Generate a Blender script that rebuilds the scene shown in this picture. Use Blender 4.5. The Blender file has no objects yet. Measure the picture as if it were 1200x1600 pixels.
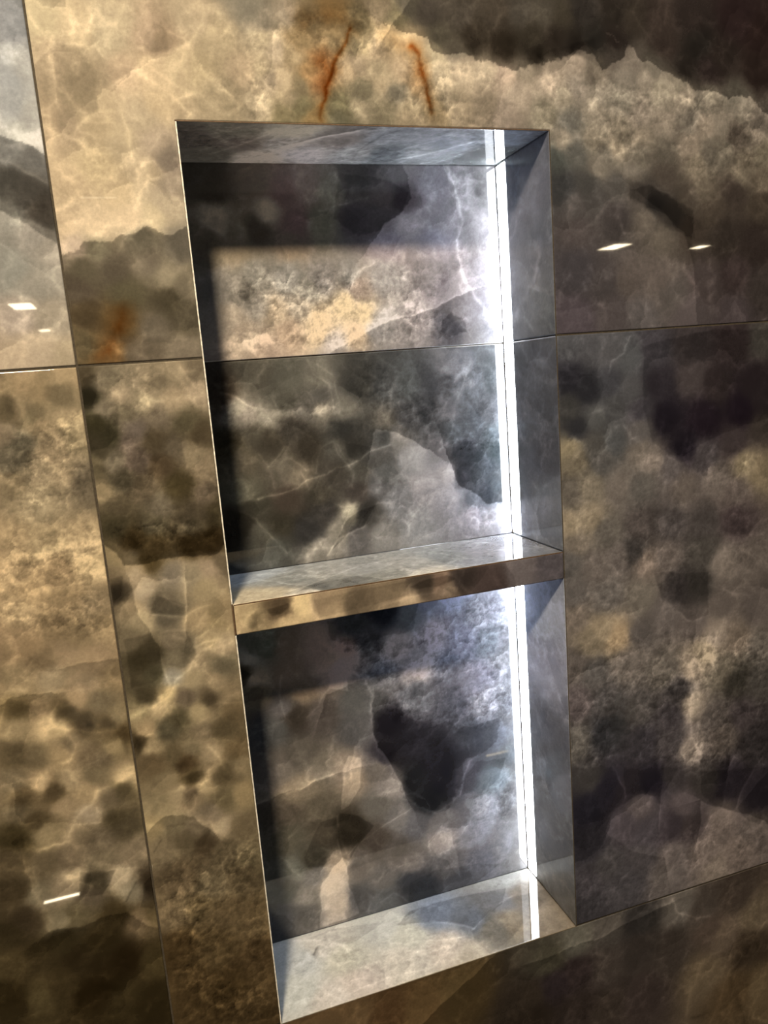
import bpy, math
import numpy as np
from mathutils import Matrix, Vector

SC = bpy.context.scene
COL = SC.collection

# ------------------------------------------------------------------ camera
F_PX = 1163.9
CAM = np.array([-0.05112, -0.60246, -0.19581])
RIGHT = np.array([0.9481794, -0.3084788, -0.0760758])
FWD = np.array([0.2915529, 0.9399509, -0.1774519])
UP = np.array([0.1263040, 0.1460586, 0.9811799])
cd = bpy.data.cameras.new('camera')
cd.sensor_fit = 'HORIZONTAL'; cd.sensor_width = 36.0
cd.lens = F_PX / 1200 * 36.0
cd.clip_start = 0.01; cd.clip_end = 60
cam = bpy.data.objects.new('camera', cd); COL.objects.link(cam)
cam.matrix_world = Matrix(((RIGHT[0], UP[0], -FWD[0], CAM[0]), (RIGHT[1], UP[1], -FWD[1], CAM[1]),
                           (RIGHT[2], UP[2], -FWD[2], CAM[2]), (0, 0, 0, 1)))
SC.camera = cam

# ------------------------------------------------------------------ world, exposure, light levels
SC.view_settings.view_transform = 'Standard'
SC.view_settings.look = 'None'
SC.view_settings.exposure = 0.0
SC.view_settings.gamma = 1.0
SC.view_settings.use_curve_mapping = False
w = bpy.data.worlds.new('world'); SC.world = w; w.use_nodes = True
w.node_tree.nodes['Background'].inputs[0].default_value = (0.5, 0.45, 0.4, 1)
w.node_tree.nodes['Background'].inputs[1].default_value = 0.05

KEY_WATT = 320.0                # recessed warm spotlight over the shower
KEY_POS = (-0.36, -1.20, 0.93)
KEY_AIM = (-0.05, 0.0, -0.08)
KEY_COL = (1.0, 0.80, 0.53)
KEY_CONE = 84.0
LED_STRENGTH = 37.0
LED_COL = (0.90, 0.95, 1.0)
PANEL_STRENGTH = 34.0
PANEL_COL = (1.0, 0.83, 0.56)

# ------------------------------------------------------------------ sizes (metres; origin = upper left corner of the niche opening)
W, H, D = 0.309, 0.7700, 0.1021
S1, S2 = 0.3698, 0.3960          # top and underside of the shelf
J = 0.1706                       # upper tile joint below the niche top
X0 = -0.0921                     # vertical joint left of the niche
FLOOR_Z, CEIL_Z = -1.65, 0.95
G = 0.0008                       # half a grout joint
TT = 0.009                       # tile thickness

# ------------------------------------------------------------------ helpers
def tag(o, label=None, cat=None, group=None, kind=None):
    for k, v in (('label', label), ('category', cat), ('group', group), ('kind', kind)):
        if v: o[k] = v
    return o

def empty(name, loc=(0, 0, 0)):
    o = bpy.data.objects.new(name, None); COL.objects.link(o); o.location = loc
    o.empty_display_size = 0.02
    return o

def link(name, me, mat, parent=None):
    o = bpy.data.objects.new(name, me); COL.objects.link(o)
    if mat: me.materials.append(mat)
    if parent:
        o.parent = parent
        if parent.type == 'EMPTY': o.location = -parent.location
    return o

def boxes(name, bs, mat, parent=None, bevel=0.0):
    """bs: list of (x0,x1,y0,y1,z0,z1)"""
    import bmesh
    bm = bmesh.new()
    for x0, x1, y0, y1, z0, z1 in bs:
        vs = [bm.verts.new(p) for p in ((x0,y0,z0),(x1,y0,z0),(x1,y1,z0),(x0,y1,z0),(x0,y0,z1),(x1,y0,z1),(x1,y1,z1),(x0,y1,z1))]
        for f in ((0,3,2,1),(4,5,6,7),(0,1,5,4),(1,2,6,5),(2,3,7,6),(3,0,4,7)):
            bm.faces.new([vs[i] for i in f])
    if bevel > 0:
        bmesh.ops.bevel(bm, geom=bm.edges[:], offset=bevel, segments=2, affect='EDGES', profile=0.5)
    me = bpy.data.meshes.new(name); bm.to_mesh(me); bm.free()
    return link(name, me, mat, parent)

def lathe(name, prof, mat, parent, seg=48, at=(0, 0, 0)):
    """prof: (radius, z) from one end to the other, turned about the vertical through `at`"""
    vs, fs = [], []
    for r, z in prof:
        for k in range(seg):
            a = 2*math.pi*k/seg
            vs.append((at[0]+r*math.cos(a), at[1]+r*math.sin(a), at[2]+z))
    for i in range(len(prof)-1):
        for k in range(seg):
            k2 = (k+1) % seg
            fs.append((i*seg+k, i*seg+k2, (i+1)*seg+k2, (i+1)*seg+k))
    me = bpy.data.meshes.new(name); me.from_pydata(vs, [], fs)
    for p in me.polygons: p.use_smooth = True
    return link(name, me, mat, parent)

# ------------------------------------------------------------------ materials
def nmat(name):
    m = bpy.data.materials.new(name); m.use_nodes = True
    nt = m.node_tree
    return m, nt, nt.nodes['Principled BSDF']

def plain(name, col, rough=0.5, metal=0.0, noise=0.0, scale=200.0):
    m, nt, b = nmat(name)
    b.inputs['Roughness'].default_value = rough
    b.inputs['Metallic'].default_value = metal
    tc = nt.nodes.new('ShaderNodeTexCoord'); n = nt.nodes.new('ShaderNodeTexNoise')
    n.inputs['Scale'].default_value = scale; n.inputs['Detail'].default_value = 4
    nt.links.new(tc.outputs['Object'], n.inputs['Vector'])
    r = nt.nodes.new('ShaderNodeValToRGB')
    lo = tuple(c*(1-noise) for c in col); hi = tuple(min(1, c*(1+noise)) for c in col)
    r.color_ramp.elements[0].position = 0.3; r.color_ramp.elements[1].position = 0.7
    r.color_ramp.elements[0].color = (*lo, 1); r.color_ramp.elements[1].color = (*hi, 1)
    nt.links.new(n.outputs['Fac'], r.inputs[0]); nt.links.new(r.outputs[0], b.inputs['Base Color'])
    return m

def glow(name, col, s):
    m = bpy.data.materials.new(name); m.use_nodes = True
    nt = m.node_tree; nt.nodes.clear()
    e = nt.nodes.new('ShaderNodeEmission'); e.inputs[0].default_value = (*col, 1); e.inputs[1].default_value = s
    o = nt.nodes.new('ShaderNodeOutputMaterial'); nt.links.new(e.outputs[0], o.inputs[0])
    return m

def onyx_material():
    """Polished onyx-look porcelain: the stone tone, leftover light included, sits on the mesh, fine crystal grain is added by noise nodes."""
    m, nt, b = nmat('polished_onyx_porcelain')
    b.inputs['Roughness'].default_value = 0.022
    b.inputs['IOR'].default_value = 1.62
    at = nt.nodes.new('ShaderNodeAttribute'); at.attribute_name = 'tone'
    tc = nt.nodes.new('ShaderNodeTexCoord')
    n1 = nt.nodes.new('ShaderNodeTexNoise'); n1.inputs['Scale'].default_value = 420; n1.inputs['Detail'].default_value = 5
    n1.inputs['Roughness'].default_value = 0.7
    nt.links.new(tc.outputs['Object'], n1.inputs['Vector'])
    mr = nt.nodes.new('ShaderNodeMapRange')
    mr.inputs['From Min'].default_value = 0.3; mr.inputs['From Max'].default_value = 0.7
    mr.inputs['To Min'].default_value = 0.88; mr.inputs['To Max'].default_value = 1.12
    nt.links.new(n1.outputs['Fac'], mr.inputs['Value'])
    vm = nt.nodes.new('ShaderNodeVectorMath'); vm.operation = 'SCALE'
    nt.links.new(at.outputs['Color'], vm.inputs[0]); nt.links.new(mr.outputs['Result'], vm.inputs['Scale'])
    nt.links.new(vm.outputs[0], b.inputs['Base Color'])
    return m

ONYX = onyx_material()
GROUT = plain('dark_grout', (0.05, 0.042, 0.032), 0.9, noise=0.3, scale=500)
SILICONE = plain('brown_joint_filler', (0.10, 0.06, 0.035), 0.7, noise=0.4, scale=400)
CHALK = plain('white_mitre_edge', (0.75, 0.73, 0.70), 0.6, noise=0.35, scale=260)
ALU = plain('brushed_aluminium', (0.62, 0.62, 0.60), 0.35, 1.0, 0.08, 300)
PAINT = plain('warm_grey_wall_paint', (0.20, 0.18, 0.155), 0.8, noise=0.06, scale=3)
CEILM = plain('dark_ceiling_paint', (0.09, 0.08, 0.07), 0.9, noise=0.05, scale=3)
FLOORM = plain('grey_stone_floor_tile', (0.14, 0.125, 0.105), 0.25, noise=0.3, scale=4)
DARKM = plain('black_lamp_metal', (0.03, 0.03, 0.03), 0.4, 0.5, 0.1, 100)
SUBST = plain('cement_backing', (0.16, 0.15, 0.14), 0.95, noise=0.2, scale=40)
LEDM = glow('led_diffuser_light', LED_COL, LED_STRENGTH)
PANELM = glow('ceiling_panel_light', PANEL_COL, PANEL_STRENGTH)
GREY = False
TONES = {}  # stone colours per face; light the lamps don't account for is left in them
TONES['left_top'] = '''15 30 122 129 144; 60 20 109 115 127; 10 120 143 151 166; 40 110 150 156 167; 20 160 133 140 153; 50 170 145 150 159; 30 210 156 162 171; 
60 220 155 159 169; 10 235 114 118 126; 50 245 109 112 119; 10 285 76 77 79; 40 300 81 81 83; 70 330 76 74 74; 15 340 130 133 137; 50 370 134 135 139; 
80 390 138 138 140; 20 420 122 126 130; 60 440 132 133 135; 30 500 156 151 152; 80 500 142 139 136; 20 550 169 160 151; 60 545 167 159 151; 
105 560 157 150 139'''
TONES['top'] = '''60 20 166 160 145; 120 40 172 163 148; 180 30 172 165 152; 230 50 164 152 142; 250 60 140 129 118; 300 30 164 156 144; 340 60 169 161 146; 
390 10 115 114 111; 80 100 155 146 134; 130 130 144 136 124; 140 160 146 138 125; 200 110 169 157 145; 170 60 162 156 144; 230 110 172 161 146; 
280 100 169 160 145; 320 110 162 154 138; 350 150 152 145 132; 380 110 174 163 150; 75 200 167 156 142; 100 200 145 136 125; 150 200 162 153 138; 
220 180 155 148 137; 250 160 167 157 142; 240 220 157 149 142; 150 260 165 156 139; 190 220 167 159 145; 180 300 170 160 144; 110 290 172 161 146; 
100 350 177 166 152; 150 350 172 162 149; 235 270 154 146 134; 260 250 123 117 114; 268 290 130 124 119; 260 320 150 144 135; 240 340 164 157 143; 
200 340 172 162 149; 120 388 157 148 143; 150 392 112 110 101; 220 375 97 95 89; 280 385 98 96 93; 130 420 87 84 76; 180 420 83 79 74; 
230 410 103 99 94; 260 430 141 137 127; 290 440 115 111 103; 120 450 77 72 67; 200 460 82 80 69; 260 470 68 65 57; 290 500 74 71 64; 130 490 68 61 50; 
190 500 87 74 54; 240 510 95 91 86; 140 540 89 83 69; 160 550 107 89 66; 220 550 90 85 79; 290 545 112 107 101; 410 30 124 121 117; 450 20 135 130 125; 
480 30 102 94 79; 470 60 116 105 87; 520 15 110 95 72; 560 35 84 79 67; 590 10 118 111 102; 620 30 111 108 95; 640 10 82 81 79; 670 20 67 65 66; 
720 30 64 62 62; 780 20 61 58 57; 690 60 77 76 73; 740 60 49 46 44; 790 70 39 36 34; 410 60 158 152 140; 430 80 155 148 140; 460 90 135 126 111; 
500 100 128 103 79; 480 110 135 115 90; 530 60 126 116 98; 560 70 123 117 103; 590 80 129 121 111; 610 60 136 127 112; 640 60 147 139 126; 
650 85 153 141 124; 680 85 141 137 127; 710 80 87 85 83; 410 110 168 161 147; 420 120 127 121 115; 440 120 165 156 143; 465 130 113 107 94; 
450 150 137 130 118; 500 130 122 98 76; 540 110 147 137 124; 560 100 141 133 124; 590 110 138 132 121; 630 110 153 143 132; 570 145 96 94 86; 
620 145 88 87 84; 600 130 140 133 122; 650 130 131 117 100; 690 110 150 145 137; 720 110 150 144 138; 760 110 143 138 133; 790 120 140 132 130; 
410 165 150 144 134; 440 180 114 110 94; 470 165 109 107 91; 490 180 128 113 88; 530 165 101 100 86; 530 185 92 92 83; 570 170 131 127 118; 
600 180 113 110 101; 640 165 141 135 124; 640 190 122 116 107; 680 170 123 115 102; 700 150 133 128 121; 720 170 134 128 121; 760 170 113 108 104; 
790 180 119 114 114; 810 20 70 69 70; 850 20 76 75 75; 880 25 67 65 63; 830 60 57 55 53; 870 60 49 46 46; 910 20 50 49 52; 960 20 40 38 39; 
990 30 54 51 51; 1030 30 58 53 55; 1080 30 47 43 46; 1150 30 45 37 42; 1190 60 44 36 39; 840 85 38 36 35; 900 75 43 41 42; 930 60 37 37 39; 
960 60 40 37 39; 1040 70 56 51 53; 1090 70 36 35 37; 1130 90 46 42 44; 1180 110 42 36 38; 1070 110 42 40 42; 1110 110 49 44 48; 820 110 108 105 103; 
860 105 115 111 110; 900 95 112 108 108; 930 110 69 67 67; 960 85 65 63 65; 990 95 91 89 91; 1020 105 81 80 81; 810 150 137 132 131; 
860 130 147 141 140; 880 150 129 127 125; 850 180 115 114 111; 900 140 112 110 112; 890 190 94 96 100; 940 150 105 104 105; 930 170 124 122 122; 
980 120 106 105 107; 970 150 110 110 111; 1010 130 122 120 121; 1030 140 128 127 126; 1060 130 115 114 113; 1070 150 141 138 138; 1100 160 85 84 85; 
1110 150 112 111 111; 1150 150 88 88 89; 1160 170 111 110 111; 1190 190 84 82 84; 1000 180 127 124 126; 1040 190 130 127 128; 1080 190 95 94 96; 
1100 200 124 120 120; 1130 200 115 113 114; 1150 210 67 64 65; 1180 215 112 109 110; 880 215 128 126 126; 900 240 80 83 88; 870 250 70 76 81; 
930 215 115 113 112; 970 205 96 94 93; 960 230 141 137 134; 1000 215 113 110 109; 1000 240 103 102 103; 990 270 103 102 105; 940 260 106 105 107; 
950 240 96 96 98; 1040 240 89 88 89; 1040 270 77 74 76; 1080 230 117 113 113; 1090 260 113 110 108; 1110 240 93 92 93; 1130 235 104 103 103; 
1170 250 100 97 95; 1190 240 119 117 114; 1160 270 112 109 107; 1190 280 102 98 96; 880 290 55 58 66; 920 290 64 66 72; 960 290 78 79 85; 
900 320 76 76 84; 930 310 72 73 80; 1000 300 60 59 63; 1020 320 36 36 40; 1050 340 44 43 46; 1080 310 76 73 74; 1100 300 92 89 88; 1110 330 75 71 71; 
1150 300 59 55 57; 1190 320 69 65 64; 960 340 60 59 66; 900 360 72 70 78; 1010 340 92 90 93; 1040 370 85 83 85; 1080 360 60 56 57; 1130 370 51 48 50; 
1180 380 50 46 49; 900 420 63 63 74; 950 440 71 70 79; 980 440 89 86 92; 1030 430 92 89 95; 1050 460 85 84 91; 1100 440 76 72 80; 1150 430 66 60 67; 
1190 450 62 59 64; 900 500 75 72 86; 960 490 81 79 89; 1000 500 87 87 97; 1080 490 83 80 90; 1150 490 79 75 86'''
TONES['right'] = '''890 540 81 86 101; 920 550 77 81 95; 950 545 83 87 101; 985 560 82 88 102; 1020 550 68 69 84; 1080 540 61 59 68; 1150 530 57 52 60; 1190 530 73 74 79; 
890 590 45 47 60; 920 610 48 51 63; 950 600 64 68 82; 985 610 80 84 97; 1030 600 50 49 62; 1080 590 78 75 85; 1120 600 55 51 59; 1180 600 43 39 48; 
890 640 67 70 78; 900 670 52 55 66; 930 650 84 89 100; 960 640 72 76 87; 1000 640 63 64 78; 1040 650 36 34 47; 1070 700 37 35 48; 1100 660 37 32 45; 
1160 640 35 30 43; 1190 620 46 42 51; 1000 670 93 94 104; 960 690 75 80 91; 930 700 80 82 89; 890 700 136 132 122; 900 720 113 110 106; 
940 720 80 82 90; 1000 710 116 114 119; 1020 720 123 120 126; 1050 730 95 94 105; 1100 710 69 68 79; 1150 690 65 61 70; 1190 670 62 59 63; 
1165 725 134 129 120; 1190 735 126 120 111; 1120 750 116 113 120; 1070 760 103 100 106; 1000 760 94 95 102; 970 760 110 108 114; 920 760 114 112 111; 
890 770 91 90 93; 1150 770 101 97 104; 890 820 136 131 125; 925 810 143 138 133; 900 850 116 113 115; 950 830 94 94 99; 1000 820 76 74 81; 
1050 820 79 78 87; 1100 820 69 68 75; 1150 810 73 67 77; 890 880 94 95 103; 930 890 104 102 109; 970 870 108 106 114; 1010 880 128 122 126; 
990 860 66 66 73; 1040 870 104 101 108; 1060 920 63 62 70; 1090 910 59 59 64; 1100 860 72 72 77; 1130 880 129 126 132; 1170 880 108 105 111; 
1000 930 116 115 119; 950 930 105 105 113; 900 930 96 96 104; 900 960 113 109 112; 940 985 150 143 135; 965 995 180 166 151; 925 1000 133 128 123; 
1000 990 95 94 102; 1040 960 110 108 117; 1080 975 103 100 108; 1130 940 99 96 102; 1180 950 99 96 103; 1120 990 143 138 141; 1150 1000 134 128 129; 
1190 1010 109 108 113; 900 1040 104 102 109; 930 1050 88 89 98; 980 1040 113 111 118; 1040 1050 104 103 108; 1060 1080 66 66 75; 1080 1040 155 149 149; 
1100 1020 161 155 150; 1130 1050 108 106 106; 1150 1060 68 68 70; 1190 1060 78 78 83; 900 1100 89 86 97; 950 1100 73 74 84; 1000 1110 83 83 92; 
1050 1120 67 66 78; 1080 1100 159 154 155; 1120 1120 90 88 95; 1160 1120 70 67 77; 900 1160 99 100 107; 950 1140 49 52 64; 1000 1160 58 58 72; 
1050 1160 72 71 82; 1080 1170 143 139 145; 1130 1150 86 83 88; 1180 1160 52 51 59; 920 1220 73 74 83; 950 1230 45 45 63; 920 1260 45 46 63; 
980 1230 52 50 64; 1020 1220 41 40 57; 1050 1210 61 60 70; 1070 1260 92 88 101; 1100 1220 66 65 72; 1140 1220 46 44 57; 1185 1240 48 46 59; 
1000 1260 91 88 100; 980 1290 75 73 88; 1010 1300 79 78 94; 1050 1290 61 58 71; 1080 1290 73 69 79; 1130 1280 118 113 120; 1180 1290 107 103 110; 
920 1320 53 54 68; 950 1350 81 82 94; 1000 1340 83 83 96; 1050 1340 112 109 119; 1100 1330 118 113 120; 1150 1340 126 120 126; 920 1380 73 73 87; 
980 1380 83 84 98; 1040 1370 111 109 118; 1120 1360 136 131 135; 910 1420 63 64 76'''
TONES['low'] = '''900 1470 102 104 105; 950 1450 88 87 91; 860 1500 72 72 68; 1000 1440 52 52 57; 1060 1420 112 111 116; 1100 1420 79 75 77; 1150 1400 73 67 67; 
900 1520 57 51 57; 870 1540 50 45 53; 830 1560 56 51 49; 950 1510 76 72 75; 1000 1480 62 59 62; 1050 1480 69 65 67; 1110 1450 89 81 81; 
1130 1460 113 104 100; 1180 1430 118 110 102; 1170 1480 63 56 51; 1100 1520 113 104 94; 1190 1540 115 104 89; 1150 1550 92 80 66; 1000 1560 68 62 66; 
950 1580 66 61 62; 900 1580 53 48 50; 830 1590 47 42 40; 720 1560 77 67 50; 660 1580 89 75 56; 600 1590 74 59 44; 560 1590 100 85 67'''
TONES['left_mid'] = '''10 600 114 105 90; 30 600 151 138 119; 60 610 135 124 106; 100 590 154 142 123; 90 620 126 118 102; 10 640 88 82 70; 30 640 126 117 102; 
50 650 116 110 95; 10 680 124 116 106; 30 690 85 83 76; 60 660 128 118 103; 100 650 153 143 125; 120 680 144 136 119; 80 700 144 134 119; 
20 720 86 83 76; 60 740 119 112 100; 100 740 156 146 130; 130 750 92 87 79; 20 760 120 112 98; 60 780 156 148 132; 20 850 159 146 126; 
70 850 161 150 130; 130 850 174 161 140; 140 880 176 163 140; 30 900 171 156 134; 90 890 134 121 103; 50 920 160 145 123; 110 930 130 118 100; 
150 940 124 114 99; 30 960 157 144 124; 80 980 114 103 87; 120 990 120 109 92; 160 980 137 125 106; 40 1010 133 119 101; 20 1000 139 125 107; 
60 1030 103 93 79; 100 1020 127 115 100; 150 1030 133 120 104; 30 1060 127 117 100; 80 1060 139 130 115; 180 1060 130 118 99; 30 1110 94 85 66; 
60 1110 124 112 95; 100 1110 81 73 58; 130 1070 155 142 125; 120 1090 166 150 129; 135 1130 61 54 42; 160 1100 117 109 94; 180 1120 136 127 108; 
165 1130 88 79 63; 90 1140 170 157 133; 70 1135 188 173 148; 30 1140 153 142 121; 20 1180 97 89 74; 60 1180 121 112 95; 110 1160 126 116 100; 
95 1180 151 138 116; 140 1180 132 120 103; 155 1190 115 106 92; 185 1160 162 151 127; 190 1150 61 52 37; 20 1220 116 108 94; 60 1220 164 150 129; 
40 1245 98 88 71; 85 1235 85 76 61; 130 1240 155 142 121; 110 1220 165 153 133; 150 1210 116 108 92; 195 1215 197 182 156; 170 1245 124 115 101; 
190 1230 99 92 75; 30 1270 118 110 95; 60 1285 80 72 57; 100 1260 155 142 123; 140 1275 158 149 137; 30 1310 50 45 32; 70 1300 136 127 108; 
180 1280 81 75 61; 200 1290 89 83 70; 130 1300 126 117 103; 160 1310 101 94 84; 20 1350 89 81 67; 70 1350 108 100 86; 110 1340 116 107 95; 
160 1340 121 114 101; 210 1330 136 127 114; 20 1400 67 60 48; 60 1400 116 111 99; 100 1390 143 134 121; 115 1370 185 174 156; 150 1375 68 64 55; 
140 1400 85 79 71; 190 1370 162 154 141; 210 1390 125 121 111; 235 1380 48 42 35; 95 1440 118 113 100; 40 1440 53 47 38; 120 1430 87 82 68; 
20 1460 47 42 31; 180 1430 51 45 32; 220 1440 113 102 87; 240 1430 86 78 61; 20 1500 69 62 46; 100 1470 53 48 35; 160 1470 48 42 29; 60 1490 54 48 35; 
130 1500 45 39 28; 200 1500 40 33 22; 240 1500 71 64 46; 60 1560 84 77 58; 100 1540 62 55 40; 150 1550 41 34 22; 200 1560 53 47 33; 240 1560 46 40 27; 
20 1560 45 39 26; 20 1590 50 44 31'''
TONES['strip'] = '''135 590 67 62 53; 140 620 42 41 34; 160 600 117 112 103; 180 590 106 102 93; 200 600 123 117 107; 240 600 112 106 96; 270 580 133 126 114; 
300 580 101 95 86; 160 640 123 118 110; 190 620 138 130 119; 230 628 153 147 133; 270 625 145 136 123; 310 615 135 127 117; 150 660 59 57 45; 
175 680 56 55 45; 150 700 66 63 54; 200 650 96 92 83; 250 650 109 103 96; 290 660 80 77 66; 310 680 72 66 56; 200 690 98 91 89; 210 670 108 102 101; 
240 690 75 69 59; 270 700 86 81 74; 150 730 97 92 79; 180 720 104 100 93; 210 720 87 80 77; 250 730 70 62 52; 300 710 121 114 102; 320 730 115 107 96; 
160 770 132 123 106; 190 750 73 70 62; 220 760 82 76 67; 280 760 60 55 41; 320 770 94 87 80; 180 790 77 72 62; 250 790 94 90 83; 300 800 74 69 61; 
340 800 59 55 44; 180 820 61 58 47; 240 820 78 75 65; 300 820 73 69 60; 210 845 44 37 24; 240 850 74 65 48; 300 850 42 35 23; 330 845 50 42 29; 
180 870 111 103 86; 200 870 117 109 94; 230 875 55 48 33; 185 925 53 49 43; 175 900 102 94 81; 210 900 144 135 122; 230 920 144 137 127; 
270 900 104 100 95; 250 940 81 77 70; 260 960 78 75 69; 300 900 133 127 115; 330 890 140 130 119; 320 920 150 141 122; 350 880 80 74 65; 
205 950 139 129 113; 220 970 150 142 125; 200 1000 105 99 87; 220 1030 61 57 46; 240 1020 65 61 51; 210 1060 83 78 66; 310 970 157 145 125; 
340 970 140 130 109; 360 960 149 137 117; 270 1000 107 101 92; 290 1020 95 91 82; 270 1030 125 120 108; 330 1000 159 149 129; 350 1010 172 161 144; 
310 1030 143 134 119; 350 1040 102 98 87; 240 1050 79 77 65; 270 1055 139 139 136; 230 1090 84 79 66; 220 1110 132 125 105; 260 1085 188 175 146; 
300 1060 156 147 128; 340 1060 155 144 126; 290 1090 109 101 92; 330 1090 85 78 67; 360 1080 127 117 101; 250 1110 185 172 148; 280 1120 86 82 68; 
260 1140 94 91 79; 230 1140 174 159 135; 310 1110 168 158 135; 370 1110 109 99 82; 350 1140 104 96 80; 320 1140 129 120 106; 300 1170 137 129 112; 
370 1170 99 89 72; 215 1160 64 57 45; 240 1170 159 148 127; 270 1180 93 86 71; 330 1180 161 150 132; 240 1190 99 89 73; 260 1220 132 123 105; 
290 1190 79 68 53; 300 1215 69 62 47; 330 1200 132 122 105; 350 1210 88 81 67; 380 1200 125 116 99; 280 1240 157 147 128; 300 1240 102 93 81; 
250 1260 138 130 111; 320 1230 176 164 141; 350 1250 95 89 74; 380 1240 140 129 107; 240 1290 153 142 118; 270 1290 128 121 105; 310 1290 123 115 103; 
330 1270 110 103 94; 350 1290 155 146 132; 380 1290 104 96 82; 260 1330 136 127 111; 290 1320 103 96 82; 320 1320 76 68 57; 350 1330 98 91 78; 
390 1340 112 105 89; 280 1370 91 82 69; 330 1380 106 99 85; 380 1370 93 85 71; 270 1430 113 103 87; 310 1420 93 84 67; 360 1430 94 84 68; 
400 1440 103 92 74; 280 1480 70 59 42; 340 1480 80 70 53; 400 1490 76 65 49; 300 1540 72 61 44; 360 1540 64 54 38; 410 1550 78 67 50; 
430 1590 58 49 35'''
TONES['back_top'] = '''300 280 104 97 87; 330 300 94 87 78; 400 280 127 117 107; 340 350 206 193 175; 370 360 148 140 125; 330 330 183 172 155; 420 330 206 194 175; 
400 360 111 103 93; 460 350 146 124 123; 440 300 139 119 117; 480 290 175 160 152; 510 300 181 176 161; 500 350 151 148 133; 560 290 107 102 101; 
560 340 110 105 111; 600 300 130 121 122; 630 310 88 81 86; 590 350 117 112 117; 640 350 166 160 167; 620 270 156 150 154; 680 290 148 144 153; 
690 340 142 138 145; 720 300 131 128 132; 740 350 106 103 106; 760 300 72 71 72; 320 370 121 113 101; 370 380 146 136 123; 450 380 144 133 123; 
600 380 138 133 146; 680 380 144 141 154; 360 450 143 142 143; 385 460 99 98 98; 400 435 140 141 143; 450 435 138 140 145; 480 450 142 143 145; 
500 435 133 133 140; 550 435 140 142 149; 560 450 132 124 124; 600 435 135 136 144; 680 430 127 126 134; 690 440 99 97 106; 720 440 119 117 124; 
360 500 166 160 156; 400 480 146 145 147; 430 490 169 160 151; 470 480 160 156 154; 500 500 180 168 153; 540 480 187 176 158; 570 490 183 172 154; 
600 500 142 143 152; 560 520 179 166 154; 500 520 180 168 154; 450 520 178 164 155; 380 520 164 156 151; 360 540 181 171 165; 420 545 170 158 153; 
520 535 153 151 158; 590 520 135 136 145; 650 500 145 143 152; 640 530 135 134 142; 705 510 75 76 85; 720 490 119 118 126; 740 530 111 111 117'''
TONES['back_mid'] = '''400 580 90 90 88; 450 590 96 98 97; 440 620 81 82 81; 490 590 117 118 118; 500 620 87 88 91; 480 640 92 92 94; 560 600 57 59 62; 600 600 64 68 75; 
640 600 74 80 88; 700 600 67 70 78; 370 640 153 152 149; 385 650 122 120 120; 420 650 126 126 125; 500 640 127 126 125; 540 640 108 109 110; 
400 680 71 70 67; 460 670 58 57 57; 540 670 53 55 58; 378 720 94 91 85; 420 690 61 59 56; 440 730 93 91 88; 470 740 109 105 100; 480 700 57 55 53; 
530 700 77 78 79; 550 690 58 59 61; 600 680 49 52 57; 600 660 97 97 98; 640 650 70 73 81; 660 640 50 53 60; 700 640 81 84 93; 720 620 87 92 101; 
740 600 87 91 99; 700 570 101 105 116; 670 600 65 69 78; 772 590 59 63 67; 781 590 60 60 61; 779 760 65 71 77; 789 760 65 65 66; 776 680 60 66 72; 
786 680 65 65 66; 710 680 73 79 88; 740 660 73 78 86; 770 640 67 69 74; 385 770 109 110 104; 400 790 56 56 53; 450 780 69 64 62; 520 740 64 63 63; 
500 770 63 62 60; 560 770 58 56 58; 560 740 77 78 79; 620 680 102 104 110; 590 720 66 68 73; 600 740 75 79 86; 640 720 122 127 139; 
660 760 125 128 141; 690 700 84 86 95; 700 740 119 121 131; 720 700 60 64 73; 720 740 57 60 69; 750 730 57 62 69; 760 770 59 63 71; 740 780 71 76 86; 
780 700 53 59 63; 700 780 117 120 133; 740 800 119 120 133; 770 810 97 97 104; 650 820 133 139 152; 600 840 121 124 132; 570 800 49 50 53; 
590 760 79 82 91; 620 780 114 119 132; 550 800 148 148 143; 530 830 119 119 119; 500 860 122 122 123; 510 800 56 56 59; 440 820 55 54 50; 
480 830 49 50 54; 410 840 78 79 77; 430 860 67 70 71; 345 620 65 59 54; 355 700 63 60 52; 372 820 44 43 41; 560 840 82 83 90'''  # points beside the LED strip are darkened to hold back its glow
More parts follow.
